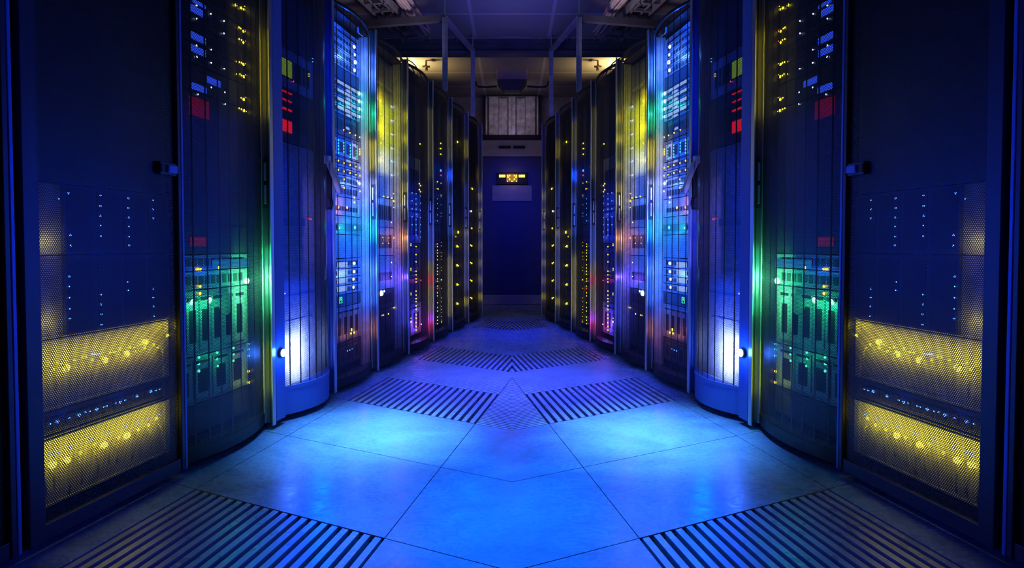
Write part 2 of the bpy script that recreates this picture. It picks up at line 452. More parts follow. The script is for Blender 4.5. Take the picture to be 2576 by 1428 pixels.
grille_thing(tri, 'triangular finely slatted floor grille in the middle of the aisle', 'fine floor grilles', (0, 2.9), trr, 'fine_grille')

# ------------------------------------------------------------------ racks
HT = 2.212
NB = -0.045          # body line behind the door edges
EQ = -0.105          # front of the equipment
EQK = {'Z': -.066, 'A': -.066}
RS = {'Z': (-2.78, -2.216), 'A': (-2.214, -1.645), 'B': (-1.645, -1.117), 'C': (-1.117, -.556), 'D': (-.556, 0.0), 'E': (0.0, .545),
      'F': (.545, 1.120), 'G': (1.120, 1.672), 'H': (1.672, 2.247), 'I': (2.247, 2.843)}
RL = {'Z': '%s rack cut off by the picture edge', 'A': 'nearest full %s rack with flat mesh door', 'B': '%s rack with bright green lamps',
      'C': '%s rack with white lamp near floor', 'D': '%s rack with raised lever handle', 'E': '%s rack glowing yellow-green at top',
      'F': '%s rack with violet glow near floor', 'G': '%s rack with twin yellow lamp columns',
      'H': '%s rack second from far end', 'I': '%s rack at the far end'}
RACK_LABEL = {'Z': 'dark server rack with mesh door cut off by the %s picture edge', 'A': 'black server rack with flat mesh door and yellow lamp bands, nearest on the %s',
      'B': 'black server rack on the %s with bright green lamps and blue panels', 'C': 'blue-framed server rack on the %s with bulging mesh door and white lamp low down',
      'D': 'brightly lit blue server rack on the %s with raised lever handle', 'E': 'server rack on the %s glowing yellow-green at the top of its door',
      'F': 'server rack on the %s with violet glow near the floor', 'G': 'dark server rack on the %s with twin columns of yellow lamps',
      'H': 'dark server rack on the %s, second from the far end', 'I': 'dark server rack on the %s at the far end of its row'}

def arc(s0, s1, n_edge, sag, k):
    pts = []
    for i in range(k + 1):
        t = i / k
        pts.append((n_edge + sag * (1 - (2 * t - 1) ** 2), s0 + (s1 - s0) * t))
    return pts
def mesh_sheet(pts, z0, z1, m, root, s_ref, sd, name='mesh_door', seam=.0035):
    """perforated sheet following pts, with a plain unpunched fold between facets"""
    bm = bmesh.new(); uvl = bm.loops.layers.uv.new('UVMap')
    me = bpy.data.meshes.new(name)
    d = 0.0
    def quad(a, b, u0, u1, idx):
        vs = [bm.verts.new((a[0] * sd, a[1] - s_ref, z0)), bm.verts.new((b[0] * sd, b[1] - s_ref, z0)), bm.verts.new((b[0] * sd, b[1] - s_ref, z1)), bm.verts.new((a[0] * sd, a[1] - s_ref, z1))]
        f = bm.faces.new(vs); f.material_index = idx
        for lp, uvv in zip(f.loops, ((u0, z0), (u1, z0), (u1, z1), (u0, z1))): lp[uvl].uv = uvv
    for a, b in zip(pts, pts[1:]):
        L = math.hypot(b[0] - a[0], b[1] - a[1])
        e = min(seam / L, .2)
        mix = lambda t: (a[0] + (b[0] - a[0]) * t, a[1] + (b[1] - a[1]) * t)
        quad(a, mix(e), d, d + L * e, 1); quad(mix(e), mix(1 - e), d + L * e, d + L * (1 - e), 0); quad(mix(1 - e), b, d + L * (1 - e), d + L, 1)
        d += L
    bm.to_mesh(me); bm.free(); me.materials.append(m); me.materials.append(M['black_paint'])
    o = bpy.data.objects.new(name, me); COL.objects.link(o); o.parent = root
    return o

def stile(root, s_ref, s1, sd, depth, closed_handle=True, mname='chrome', near=False):
    b = MB(sd, s_ref); d = -depth
    b.box(d + .004, -.004, s1 - .012, s1 - .006, .03, HT - .008)
    b.box(d * .5 - .002, d * .5 + .002, s1 - .016, s1 - .011, .03, HT - .010)
    st = b.build('door_stile', M['frame_paint' if not closed_handle else 'stile_dark'], root)
    b = MB(sd, s_ref); b.box(d, d + .006, s1 - .026, s1 - .006, .03, HT - .004); b.build('edge_trim', M[mname], st, label='bright inner edge trim')
    b = MB(sd, s_ref); b.box(-.005, 0, s1 - .024, s1, .02, HT); b.build('edge_trim', M[mname], st, label='bright outer edge trim')
    if closed_handle:
        h = MB(sd, s_ref)
        h.box(d + .008, -.007, s1 - .020, s1 - .011, 1.00, 1.225)
        hd = h.build('door_handle', M['handle_black'], root, bevel=.002)
        g = MB(sd, s_ref)
        for za, zb in ((1.02, 1.105), (1.125, 1.205)): g.box(d + .014, d + .024, s1 - .026, s1 - .019, za, zb)
        g.build('grip', M['chrome'], hd, bevel=.002)
    return st

def build_rack(k, sd):
    s0, s1 = RS[k]
    S = SIDE[sd]
    root = row_root('server_rack', s0, 0, 0, sd, RACK_LABEL[k] % S, 'server rack', 'racks of the %s row' % S)
    flat = k in 'ZA'
    dep = .024 if flat else .045
    nb = -dep
    # cabinet: open-fronted case with side walls, back, roof, base and inner posts
    c = MB(sd, s0)
    c.box(-.80, nb, s0 + .004, s0 + .010, .03, 2.17); sw = s1 - (.010 if flat else .034)
    c.box(-.80, nb, sw, sw + .006, .03, 2.17)
    c.box(-.81, -.80, s0 + .004, s1 - .028, .03, 2.17)
    c.box(-.81, nb - .004, s0 + .004, s1 - .028, 2.17, 2.185); c.box(-.81, nb - .004, s0 + .004, s1 - .028, .03, .05)
    for ss in (s0 + .0105,): c.box(-.140, -.120, ss, ss + .005, .05, 2.17)
    for ss in (s0 + .03, s1 - .09):
        for nn in (-.74, -.12): c.box(nn, nn + .05, ss, ss + .05, 0, .03)
    if flat: c.box(nb, -.017, s0 + .004, s0 + .018, .03, 2.17)
    c.build('cabinet', M['black_paint'], root)
    if not flat:
        mr = MB(sd, s0); mr.box(-.112, nb - .004, s1 - .0375, s1 - .0345, .06, 2.16); mr.build('mounting_rail', M['strut' if k == 'D' else 'face_grey' if k == 'E' else ('face_dark' if k == 'C' else 'black_paint')], root)  # strip added to catch light behind the mesh, toned by each rack's brightness
    if k == 'C':
        fr = MB(sd, s0)
        fr.box(-.012, -.002, s0 + .002, s0 + .078, .03, HT - .004)
        fr.box(nb, -.002, s0 + .002, s0 + .010, .03, HT - .004)
        fr.build('front_frame', M['frame_paint'], root, bevel=.002)
        pa = arc(s0 + .076, s1 - .028, nb + .008, .085, 12)
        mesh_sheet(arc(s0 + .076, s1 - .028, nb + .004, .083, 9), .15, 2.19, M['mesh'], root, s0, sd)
        bp = MB(sd, s0)
        bp.prism(pa + [(nb - .01, s1 - .028), (nb - .01, s0 + .076)], .03, .15)
        bp.build('kick_panel', M['frame_paint'], root)
        lp = MB(sd, s0)
        inner = [(n - .014, s) for n, s in pa][::-1]
        lp.prism([(n + .004, s) for n, s in pa] + inner, .15, .166)
        lp.build('door_rim', M['frame_paint'], root)
        tp = MB(sd, s0); tp.prism([(n + .002, s) for n, s in pa] + inner, 2.17, 2.195); tp.build('top_rim', M['black_paint'], root)
    elif flat:
        fr = MB(sd, s0)
        fr.box(nb, 0, s0 + .016, s0 + .058, .03, HT - .01); fr.box(nb, 0, s1 - .028, s1 - .014, .03, HT - .01)
        fr.box(nb, -.004, s0 + .058, s1 - .028, 2.10, HT - .01); fr.box(nb, -.004, s0 + .058, s1 - .028, .03, .075)
        fr.build('front_frame', M['dark_frame'], root, bevel=.002)
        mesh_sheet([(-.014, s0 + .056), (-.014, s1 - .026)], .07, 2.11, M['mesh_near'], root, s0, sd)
        b = MB(sd, s0); b.box(nb, 0, s1 - .012, s1 - .002, .03, HT - .006); b.build('door_stile', M['frame_paint'], root, bevel=.002)
        if k == 'A':
            s_h, z_h = row_sz(418, 425, -.01)
            h = MB(sd, s0); h.box(-.014, .004, s_h - .040, s_h + .032, z_h - .022, z_h + .022)
            hd = h.build('door_handle', M['dark_frame'], root, bevel=.003)
            g = MB(sd, s0); g.box(.004, .014, s_h - .014, s_h + .028, z_h - .014, z_h + .014); g.build('paddle', M['frame_paint'], hd, bevel=.004)
            g = MB(sd, s0); g.box(.003, .006, s_h - .036, s_h - .018, z_h - .014, z_h + .014); g.build('finger_recess', M['vent'], hd)
    else:
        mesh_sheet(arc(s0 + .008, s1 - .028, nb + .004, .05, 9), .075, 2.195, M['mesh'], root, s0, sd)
        pa = arc(s0 + .008, s1 - .028, nb + .006, .052, 12)
        bp = MB(sd, s0); bp.prism(pa + [(nb - .01, s1 - .028), (nb - .01, s0 + .008)], .03, .078); bp.build('kick_panel', M['black_paint'], root)
        tp = MB(sd, s0); inner = [(n - .012, s) for n, s in pa][::-1]; tp.prism(pa + inner, 2.18, 2.196); tp.build('top_rim', M['black_paint'], root)
    if not flat: stile(root, s0, s1, sd, dep, closed_handle=(k != 'C'))
    if k == 'C':
        # lever handle swung open on this stile
        sa = s1 - .012
        h = MB(sd, s0)
        h.box(-.044, -.012, sa - .022, sa, 1.03, 1.30)
        hd = h.build('door_handle', M['handle_black'], root, bevel=.003)
        lv = MB(sd, s0)
        lv.solid_nz([(-.030, 1.285), (-.012, 1.305), (.012, 1.265), (.040, 1.195), (.064, 1.120), (.054, 1.108), (.038, 1.118), (.010, 1.195)], sa - .046, sa - .022)
        lv.build('lever', M['handle_grey'], hd, bevel=.003, label='pale grey lever swung out from the door')
        fb = MB(sd, s0)
        fb.solid_nz([(-.040, 1.10), (-.015, 1.095), (.004, 1.075), (.006, 1.055), (-.012, 1.04), (-.040, 1.035)], sa - .040, sa - .020)
        fb.build('lever_catch', M['handle_black'], hd, bevel=.003)
        pv = MB(sd, s0); pv.box(-.034, -.004, sa - .050, sa - .020, 1.275, 1.318); pv.build('pivot_block', M['handle_grey'], hd, bevel=.004)
    if k == 'D':
        s_b, z_b = row_sz(908, 80, .0)
        pl = MB(sd, s0); pl.box(-.006, .004, s_b - .035, s_b + .035, z_b - .018, z_b + .018); pl.build('badge', M['face_grey'], root, bevel=.002)
    return root

for sd in (1, -1):
    for k in 'ZABCDEFGHI': build_rack(k, sd)

# ------------------------------------------------------------------ equipment in the racks
# lamps: (x, y, colour, radius mm) as sighted in the photograph, carried back onto the equipment's front
def L(pts, col, r): return [(x, y, col, r) for x, y in pts]
LAMPS = {
 'Z': L([(10, 610), (12, 604), (14, 614), (10, 618)], 'yellow', 3.5) + L([(13, 130), (13, 222), (12, 215), (13, 230), (14, 240), (14, 255)], 'yellow', 1.6),
 'A': L([(135, 499), (160, 486), (165, 591), (166, 618), (162, 695), (162, 721), (163, 748), (164, 775), (164, 801),
         (241, 492), (241, 518), (241, 543), (242, 568), (242, 593), (243, 740), (243, 765), (244, 790), (244, 816),
         (312, 499), (312, 523), (313, 547), (313, 570), (313, 595), (314, 617), (311, 709), (311, 730),
         (374, 504), (374, 526), (375, 549), (375, 726), (375, 748), (376, 770), (377, 794)], 'blue', 3.0)
    + L([(165, 925), (261, 905), (317, 890), (363, 860)], 'yellow*', 9) + L([(343, 882), (363, 874), (427, 842), (130, 930)], 'yellow', 6)
    + L([(142, 912), (152, 914), (185, 905), (205, 898), (215, 897), (230, 905), (275, 887), (285, 885), (300, 876), (325, 873), (335, 874), (352, 866), (385, 866), (395, 874)], 'yellow', 4)
    + L([(230, 890), (236, 890), (242, 891), (248, 890)], 'white', 3)
    + L([(142, 1060), (198, 1043), (242, 1029), (300, 1011), (343, 996), (378, 984)], 'blue', 5) + L([(126, 1066), (172, 1051), (213, 1036), (225, 1034), (260, 1023), (268, 1021), (290, 1014), (313, 1006), (390, 982), (400, 978)], 'blue', 3)
    + L([(130, 1168), (165, 1157), (260, 1119), (318, 1095)], 'yellow*', 9.5) + L([(200, 1139), (235, 1117), (295, 1100), (345, 1080), (372, 1068), (392, 1052)], 'yellow', 6)
    + L([(130, 1143), (143, 1138), (177, 1125), (230, 1105), (273, 1090), (317, 1073), (347, 1063), (370, 1053), (400, 1041)], 'blue', 3.5),
 'B': L([(493, 14), (493, 47), (529, 35), (562, 53), (562, 84), (493, 111), (494, 143), (530, 128), (530, 158), (563, 173), (530, 220), (497, 238), (564, 232), (565, 262)], 'white', 3.2)
    + L([(592, 13), (605, 20), (612, 23), (611, 79), (611, 107), (611, 164), (612, 193), (612, 250), (613, 277)], 'yellow', 6)
    + L([(600, 69), (604, 72), (620, 82), (600, 98), (606, 101), (594, 158), (601, 156), (606, 158), (594, 187), (602, 186), (606, 190), (620, 247), (605, 246), (600, 270), (606, 274), (620, 281), (620, 162), (620, 190), (620, 20)], 'yellow', 3.5)
    + L([(620, 106), (620, 79)], 'red', 3.5)
    + L([(549, 676)], 'yellow', 6) + L([(493, 680), (498, 680), (503, 679)], 'yellow', 4.5) + L([(502, 720), (502, 738)], 'yellow', 5.5)
    + [(481, 759, 'green*', 9), (525, 754, 'green*', 10), (632, 710, 'green*', 12)]
    + L([(499, 895), (499, 915), (499, 933), (545, 883), (544, 902), (546, 920), (586, 872), (586, 890), (586, 907), (625, 861), (625, 878), (625, 894)], 'green', 5)
    + L([(628, 932), (625, 961), (631, 959)], 'yellow', 6),
 'C': L([(776, 186), (776, 192)], 'yellow', 3) + L([(790, 158), (815, 165)], 'blue', 3) + L([(737, 205)], 'red', 3) + L([(775, 550), (781, 551)], 'red', 3.5) + L([(716, 738)], 'yellow', 3.5),
 'D': [(890, 118, 'white*', 9), (892, 138, 'white*', 8), (893, 157, 'white*', 11), (891, 177, 'white*', 9)]
    + [(911, 237, 'green*', 10), (911, 256, 'green*', 10), (911, 276, 'green*', 8.5), (911, 295, 'green*', 7)]
    + L([(893, 340), (904, 345), (879, 334), (864, 327)], 'yellow', 5)
    + L([(850, 352), (850, 360), (850, 367), (850, 375), (850, 384), (864, 359), (864, 367), (864, 374), (864, 382), (880, 365), (880, 372), (880, 380), (880, 388), (880, 395), (895, 371), (895, 379), (895, 386), (895, 393), (895, 400)], 'green', 4.2)
    + L([(913, 379), (913, 385), (913, 391)], 'yellow', 6)
    + L([(850, 404), (850, 427), (865, 410), (865, 431), (880, 415), (880, 435), (895, 419), (904, 422), (905, 442), (865, 451), (850, 468), (865, 472), (895, 439), (905, 481), (890, 498), (891, 509)], 'yellow', 5.5)
    + [(903, 461, 'white*', 9), (897, 456, 'white*', 5)]
    + L([(872, 522), (850, 521)], 'orange', 8) + [(891, 572, 'cyan', 11), (852, 573, 'yellow', 5)]
    + [(890, 662, 'white*', 8.5), (890, 683, 'white*', 8), (888, 702, 'white*', 8), (888, 722, 'white*', 8)]
    + L([(884, 829)], 'yellow', 9) + L([(882, 838), (890, 836)], 'yellow', 6) + L([(873, 882), (879, 880), (885, 877)], 'blue', 4),
 'E': L([(957, 252), (957, 258), (957, 265), (957, 287), (957, 295), (957, 325), (957, 343), (957, 360), (957, 385)], 'yellow', 4.5)
    + L([(983, 268), (992, 271), (983, 303), (992, 306), (983, 337), (992, 340), (983, 372), (992, 375), (983, 405), (992, 408), (983, 440), (992, 441), (984, 559), (984, 660), (984, 695)], 'white', 4)
    + L([(965, 494), (975, 496), (985, 498), (992, 522), (999, 489)], 'yellow', 5) + L([(992, 505)], 'yellow', 9)
    + L([(992, 598)], 'orange', 8) + L([(962, 597), (977, 598), (962, 612), (977, 612)], 'orange', 4)
    + [(958, 733, 'white*', 17), (966, 732, 'white*', 7)] + L([(1000, 771), (976, 789)], 'yellow', 6) + L([(960, 793), (964, 792)], 'yellow', 4),
 'F': L([(1046, y) for y in (620, 640, 658, 682, 691, 701, 709, 732, 742, 751, 760, 769, 778, 791, 800, 811, 821, 830, 840)], 'yellow', 5.5)
    + L([(1046, y) for y in (487, 500, 513, 526, 539, 552, 565, 578, 591)] + [(1036, y) for y in (485, 505, 525, 545, 565)] + [(1057, y) for y in (493, 511, 529, 547, 565, 583, 596)], 'blue', 4.5)
    + L([(1033, 613), (1033, 617), (1033, 675), (1033, 679), (1033, 737), (1033, 741), (1033, 800)], 'yellow', 5)
    + L([(1056, 362), (1054, 462), (1058, 467), (1054, 477), (1058, 482)], 'yellow', 6) + L([(1058, 705)], 'red', 6) + [(1033, 809, 'violet', 9), (1059, 815, 'violet', 6)],
 'G': L([(1100, y) for y in (612, 620, 629, 636, 644, 653, 666, 674, 682, 690, 699, 707, 719, 736, 744, 761, 773, 782, 797, 805, 814)], 'yellow', 5)
    + L([(1110, y) for y in (611, 618, 635, 644, 652, 672, 680, 705, 725, 749, 758, 770, 778, 786, 796, 805, 811)], 'yellow', 4)
    + L([(1100, y) for y in (500, 512, 524, 540, 555)] + [(1109, y) for y in (495, 515, 536, 544)], 'blue', 5)
    + L([(1109, 361), (1109, 374), (1109, 388), (1100, 457), (1101, 475)], 'yellow', 7) + L([(1110, 461), (1110, 491)], 'yellow', 5)
    + [(1108, 429, 'blue', 12)] + L([(1109, 441)], 'red', 8) + L([(1100, 725)], 'red', 6) + L([(1124, 805), (1124, 817), (1124, 700)], 'yellow', 6),
 'H': L([(1150, 357)], 'yellow', 11) + L([(1155, 584)], 'yellow', 15) + L([(1149, 619), (1149, 667), (1149, 715), (1149, 763)], 'yellow', 12) + L([(1152, 620), (1153, 668), (1152, 716), (1152, 764), (1146, 595)], 'yellow', 7),
 'I': L([(1187, 474), (1186, 574), (1186, 618), (1186, 662), (1186, 706), (1186, 750)], 'yellow', 10) + L([(1188, 476), (1183, 616), (1183, 660), (1183, 704), (1183, 748)], 'yellow', 6) + [(1185, 531, 'white', 11)],
}
# flat panels, mostly light on device fronts put in as emission: (x0, y_mid at x0, x1, y_mid at x1, height px, material, name)
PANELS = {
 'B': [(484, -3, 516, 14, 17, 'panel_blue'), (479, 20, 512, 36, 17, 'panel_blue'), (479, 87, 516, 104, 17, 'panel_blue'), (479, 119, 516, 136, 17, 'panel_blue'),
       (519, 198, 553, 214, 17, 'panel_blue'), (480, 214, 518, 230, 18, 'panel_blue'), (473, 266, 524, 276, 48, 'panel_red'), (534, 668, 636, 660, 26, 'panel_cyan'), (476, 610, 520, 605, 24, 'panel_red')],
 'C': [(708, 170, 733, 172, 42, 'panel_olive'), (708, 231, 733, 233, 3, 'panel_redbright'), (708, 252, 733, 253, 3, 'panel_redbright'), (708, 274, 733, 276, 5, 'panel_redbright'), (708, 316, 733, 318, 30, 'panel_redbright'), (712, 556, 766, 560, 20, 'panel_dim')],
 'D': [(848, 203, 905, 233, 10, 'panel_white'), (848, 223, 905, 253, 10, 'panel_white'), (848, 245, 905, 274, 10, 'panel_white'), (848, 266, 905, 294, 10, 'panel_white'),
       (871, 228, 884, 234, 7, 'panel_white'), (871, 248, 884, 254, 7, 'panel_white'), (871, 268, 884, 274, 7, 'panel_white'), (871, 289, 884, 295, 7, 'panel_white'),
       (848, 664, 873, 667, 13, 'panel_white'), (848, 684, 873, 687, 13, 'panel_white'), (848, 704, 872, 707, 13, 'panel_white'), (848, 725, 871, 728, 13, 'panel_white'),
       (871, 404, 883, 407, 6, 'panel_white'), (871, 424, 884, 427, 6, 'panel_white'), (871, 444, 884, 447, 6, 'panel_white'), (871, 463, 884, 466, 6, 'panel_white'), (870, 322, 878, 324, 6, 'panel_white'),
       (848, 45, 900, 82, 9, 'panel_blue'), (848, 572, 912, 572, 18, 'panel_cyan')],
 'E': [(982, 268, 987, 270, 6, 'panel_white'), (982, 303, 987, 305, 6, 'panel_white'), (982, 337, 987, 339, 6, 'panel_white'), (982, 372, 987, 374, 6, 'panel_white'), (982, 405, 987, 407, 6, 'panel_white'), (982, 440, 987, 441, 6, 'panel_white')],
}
# units of each rack from the top: (height of its lower edge as z, face material, kind, drive bays)
def zof(x, y): return row_sz(x, y, EQ)[1]
def zofa(y): return row_sz(240, y, EQK['A'])[1]
UNITS = {
 'Z': [(1.45, 'face_dark', 'blank'), (.72, 'face_pale', 'switch'), (.09, 'face_dark', 'blank')],
 'A': [(zofa(470), 'face_dark', 'blank'), (zofa(640), 'face_pale', 'array'), (zofa(834), 'face_pale', 'array'), (zofa(1000), 'face_pale', 'switch'), (zofa(1064), 'face_dark', 'server'), (.09, 'face_pale', 'switch')],
 'B': [(1.98, 'face_dark', 'server'), (1.885, 'face_dark', 'server'), (1.80, 'face_dark', 'server'), (1.70, 'face_dark', 'server'), (1.625, 'face_dark', 'server'), (1.545, 'face_dark', 'server'), (1.44, 'face_dark', 'blank'), (.80, 'face_dark', 'blank'),
       (.735, 'face_grey', 'server'), (.66, 'face_grey', 'server'), (.40, 'face_grey', 'blade'), (.21, 'face_grey', 'array'), (.09, 'face_dark', 'blank')],
 'C': [(1.82, 'face_dark', 'blank'), (1.62, 'face_grey', 'server'), (1.35, 'face_dark', 'server'), (.09, 'face_grey', 'blank')],
 'D': [],
 'E': [(1.94, 'face_grey', 'blank'), (1.17, 'face_grey', 'blank'), (.96, 'face_grey', 'server'), (.76, 'face_grey', 'server'), (.52, 'face_grey', 'switch'), (.38, 'face_dark', 'server'), (.10, 'face_dark', 'blank')],
 'F': [(1.55, 'face_dark', 'blank'), (1.15, 'face_grey', 'server'), (.85, 'face_grey', 'array'), (.60, 'face_dark', 'array'), (.36, 'face_dark', 'array'), (.10, 'face_grey', 'array')],
 'G': [(1.60, 'face_dark', 'blank'), (1.34, 'face_dark', 'server'), (1.02, 'face_dark', 'server'), (.85, 'face_dark', 'array'), (.53, 'face_dark', 'array'), (.10, 'face_dark', 'array')],
 'H': [(1.70, 'face_dark', 'blank'), (1.30, 'face_dark', 'server'), (.88, 'face_dark', 'blank'), (.72, 'face_dark', 'server'), (.52, 'face_dark', 'server'), (.30, 'face_dark', 'server'), (.10, 'face_dark', 'server')],
 'I': [(1.60, 'face_dark', 'blank'), (1.10, 'face_dark', 'server'), (.90, 'face_dark', 'server'), (.70, 'face_dark', 'server'), (.50, 'face_dark', 'server'), (.30, 'face_dark', 'server'), (.10, 'face_dark', 'server')],
}
dy = lambda y, x=890: zof(x, y)
UNITS['D'] = [(dy(112), 'face_grey', 'shelf')] + [(dy(y), 'face_grey', 'server') for y in (129, 148, 168, 190)] + [(dy(222), 'face_dark', 'blank')] + [(dy(y), 'face_grey', 'server') for y in (242, 262, 282, 302)] \
    + [(dy(352), 'face_dark', 'server'), (dy(405), 'bay', 'array')] + [(dy(y), 'face_grey', 'server') for y in (428, 447, 470, 500)] + [(dy(545), 'face_pale', 'switch'), (dy(590), 'face_grey', 'switch'), (dy(648), 'face_grey', 'blank')] \
    + [(dy(y), 'face_grey', 'server') for y in (673, 694, 713, 735)] + [(dy(765), 'face_dark', 'display'), (dy(850), 'face_grey', 'blade'), (.10, 'face_dark', 'array')]
ORD = ['', 'second', 'third', 'fourth', 'fifth', 'sixth', 'seventh', 'eighth', 'ninth', 'tenth', 'eleventh', 'twelfth', 'thirteenth', 'fourteenth', 'fifteenth', 'sixteenth', 'seventeenth', 'eighteenth', 'nineteenth', 'twentieth']
ORD += ['twenty-' + w_ for w_ in ('first', 'second', 'third', 'fourth', 'fifth', 'sixth')]
KIND = {'blank': ('blanking_panel', 'plain blanking panel', 'panel'), 'switch': ('network_switch', 'network switch', 'network switch'), 'array': ('disk_array', 'disk array', 'disk array'), 'server': ('rack_server', 'slim rack server', 'server'),
        'blade': ('blade_chassis', 'tall blade chassis', 'blade server'), 'shelf': ('patch_panel', 'patch panel', 'panel'), 'display': ('monitor_unit', 'monitor unit with green digits', 'monitor unit')}
SEG = {'1': 'bc', '9': 'abcdfg'}
def digit_boxes(b, ch, n, s, z, w_, h):
    t = w_ * .22
    R = {'a': (0, h - t, w_, h), 'd': (0, 0, w_, t), 'g': (0, h / 2 - t / 2, w_, h / 2 + t / 2), 'b': (w_ - t, h / 2, w_, h), 'c': (w_ - t, 0, w_, h / 2), 'f': (0, h / 2, t, h), 'e': (0, 0, t, h / 2)}
    for q in SEG[ch]:
        x0, z0, x1, z1 = R[q]; b.box(n, n + .002, s + x0, s + x1, z + z0, z + z1)

def build_equipment(k, sd):
    s0, s1 = RS[k]; S = SIDE[sd]
    a, bnd = s0 + .022, s1 - (.012 if k in 'ZA' else .042)
    EQ = EQK.get(k, -.105)
    lamps = [(row_sz(x, y, EQ), c, r / 1000) for x, y, c, r in LAMPS.get(k, [])]
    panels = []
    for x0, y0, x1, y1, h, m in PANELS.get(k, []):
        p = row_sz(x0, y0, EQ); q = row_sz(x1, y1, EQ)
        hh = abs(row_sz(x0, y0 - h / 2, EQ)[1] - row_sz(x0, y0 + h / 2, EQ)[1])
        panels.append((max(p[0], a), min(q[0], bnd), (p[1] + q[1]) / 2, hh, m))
    top = 2.14
    nk = {}
    for _, fm, kd in UNITS[k]: nk[kd] = nk.get(kd, 0) + 1
    seen = {}
    for zb, fm, kd in UNITS[k]:
        z1, z0 = top - .003, zb + .002
        top = zb
        seen[kd] = seen.get(kd, 0) + 1
        name, desc, cat = KIND[kd]
        mine = [l for l in lamps if zb <= l[0][1] < z1 + .003]
        lamps = [l for l in lamps if l not in mine]
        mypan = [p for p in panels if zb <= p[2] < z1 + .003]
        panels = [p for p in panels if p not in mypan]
        cols = []
        for l in mine:
            c = l[1].rstrip('*')
            if c not in cols: cols.append(c)
        word = 'dark' if fm == 'face_dark' else ('pale' if fm == 'face_pale' else 'grey')
        place = '' if nk[kd] == 1 else (', topmost of its kind' if seen[kd] == 1 else (', lowest of its kind' if seen[kd] == nk[kd] else ', %s of its kind down' % ORD[seen[kd] - 1]))
        lampw = (' with %s lamps' % cols[0]) if cols and kd != 'display' else ''
        label = '%s %s%s%s, %s' % (word, desc, lampw, place, RL[k] % S)
        label = label.replace('disk array', 'array').replace('plain blanking panel', 'blanking panel') if len(label.split()) > 16 else label
        if len(label.split()) > 16: label = label.replace('slim ', '').replace('tall ', '')
        if len(label.split()) > 16: label = label.replace(' of its kind', '')
        root = row_root(name, a, EQ, z0, sd, label, cat, 'equipment of the %s racks' % S)
        W = bnd - a; Hh = z1 - z0
        def B(): return MB(sd, 0.0)
        B().box(-.42, -.008, .012, W - .012, .001, Hh - .001).build('chassis', M['chassis'], root)
        f = B()
        if kd == 'blank':
            f.box(-.008, 0, 0, W, 0, Hh)
            q = max(1, int(Hh / .12))
            for i in range(q): f.box(0, .003, .03, W - .03, Hh * (i + .12) / q, Hh * (i + .88) / q)
        else:
            f.box(-.008, -.003, 0, W, 0, Hh)
            f.box(-.003, .002, 0, .022, 0, Hh); f.box(-.003, .002, W - .022, W, 0, Hh)
            f.box(-.003, .001, .022, W - .022, 0, min(.006, Hh * .15)); f.box(-.003, .001, .022, W - .022, Hh - min(.006, Hh * .15), Hh)
        f.build('faceplate', M[fm], root)
        if k == 'A' and kd == 'switch':
            # pale patch cords drooping below the lamp row
            for i in range(11):
                x = .04 + (W - .08) * (i + random.uniform(.2, .8)) / 11; zl = Hh * (.62 if Hh < .22 else .55); dr = min(random.uniform(.05, .09), (zl - .006) / 1.3)
                c_ = B(); c_.tube([(0, x, zl), (.012, x + .002, zl - .012), (.016, x + .006, zl - dr * .5), (.012, x + .012, zl - dr), (.002, x + .018, zl - dr * 1.3)], .0028, 5)
                c_.build('patch_cord', M['face_pale'], root, smooth=True)
        elif kd in ('server', 'switch'):
            # vent slots or sockets across the front
            v = B()
            q = 12
            for i in range(q):
                x0 = .03 + (W - .06) * (i + .15) / q; x1 = .03 + (W - .06) * (i + .85) / q
                v.box(-.003, -.001, x0, x1, Hh * .25, Hh * (.75 if kd == 'server' else .5))
            v.build('vent' if kd == 'server' else 'socket_strip', M['vent'], root)
        if k == 'A' and kd == 'array':
            sa, sb = row_sz(164, 700, EQ + .014)[0] - a, W - .004
            g = B(); g.box(.002, .014, sa, sb, .004 if seen[kd] == 2 else 0, Hh - (.004 if seen[kd] == 1 else 0)); dc = g.build('drive_cage', M['face_dark'], root, label='dark drive cage between pale side fillers')
            g = B()
            for i in range(4): g.box(.014, .016, sa + (sb - sa) * (i + .08) / 4, sa + (sb - sa) * (i + .92) / 4, .012, Hh - .012)
            g.build('drive_door', M['black_paint'], dc)
        elif kd in ('array', 'blade'):
            nbay = 4 if k == 'B' and kd == 'array' else (5 if kd == 'array' else 6)
            bm_ = 'bay_pale' if fm in ('face_grey', 'bay') else 'bay'
            for i in range(nbay):
                x0 = .026 + (W - .052) * (i + .06) / nbay; x1 = .026 + (W - .052) * (i + .94) / nbay
                bay = B().box(-.003, .001, x0, x1, Hh * .08, Hh * .92).build('drive_bay' if kd == 'array' else 'blade', M[bm_], root)
                hb = B(); hb.box(.001, .005, x0 + (x1 - x0) * .1, x1 - (x1 - x0) * .1, Hh * .84, Hh * .89); hb.box(.001, .0016, x0 + (x1 - x0) * .2, x1 - (x1 - x0) * .2, Hh * .2, Hh * .7)
                hb.build('latch', M['vent'], bay)
        if kd == 'blade' and k == 'B':
            sf, zf = row_sz(568, 763, EQ)
            B().disc_s(.001, sf - a, zf - z0, .045, .006, 20, .05).build('fan_cover', M['face_pale'], root)
        if kd == 'shelf':
            p = B()
            for i in range(16): p.box(-.002, .003, .03 + (W - .06) * (i + .2) / 16, .03 + (W - .06) * (i + .8) / 16, Hh * .2, Hh * .42)
            p.build('sockets', M['vent'], root)
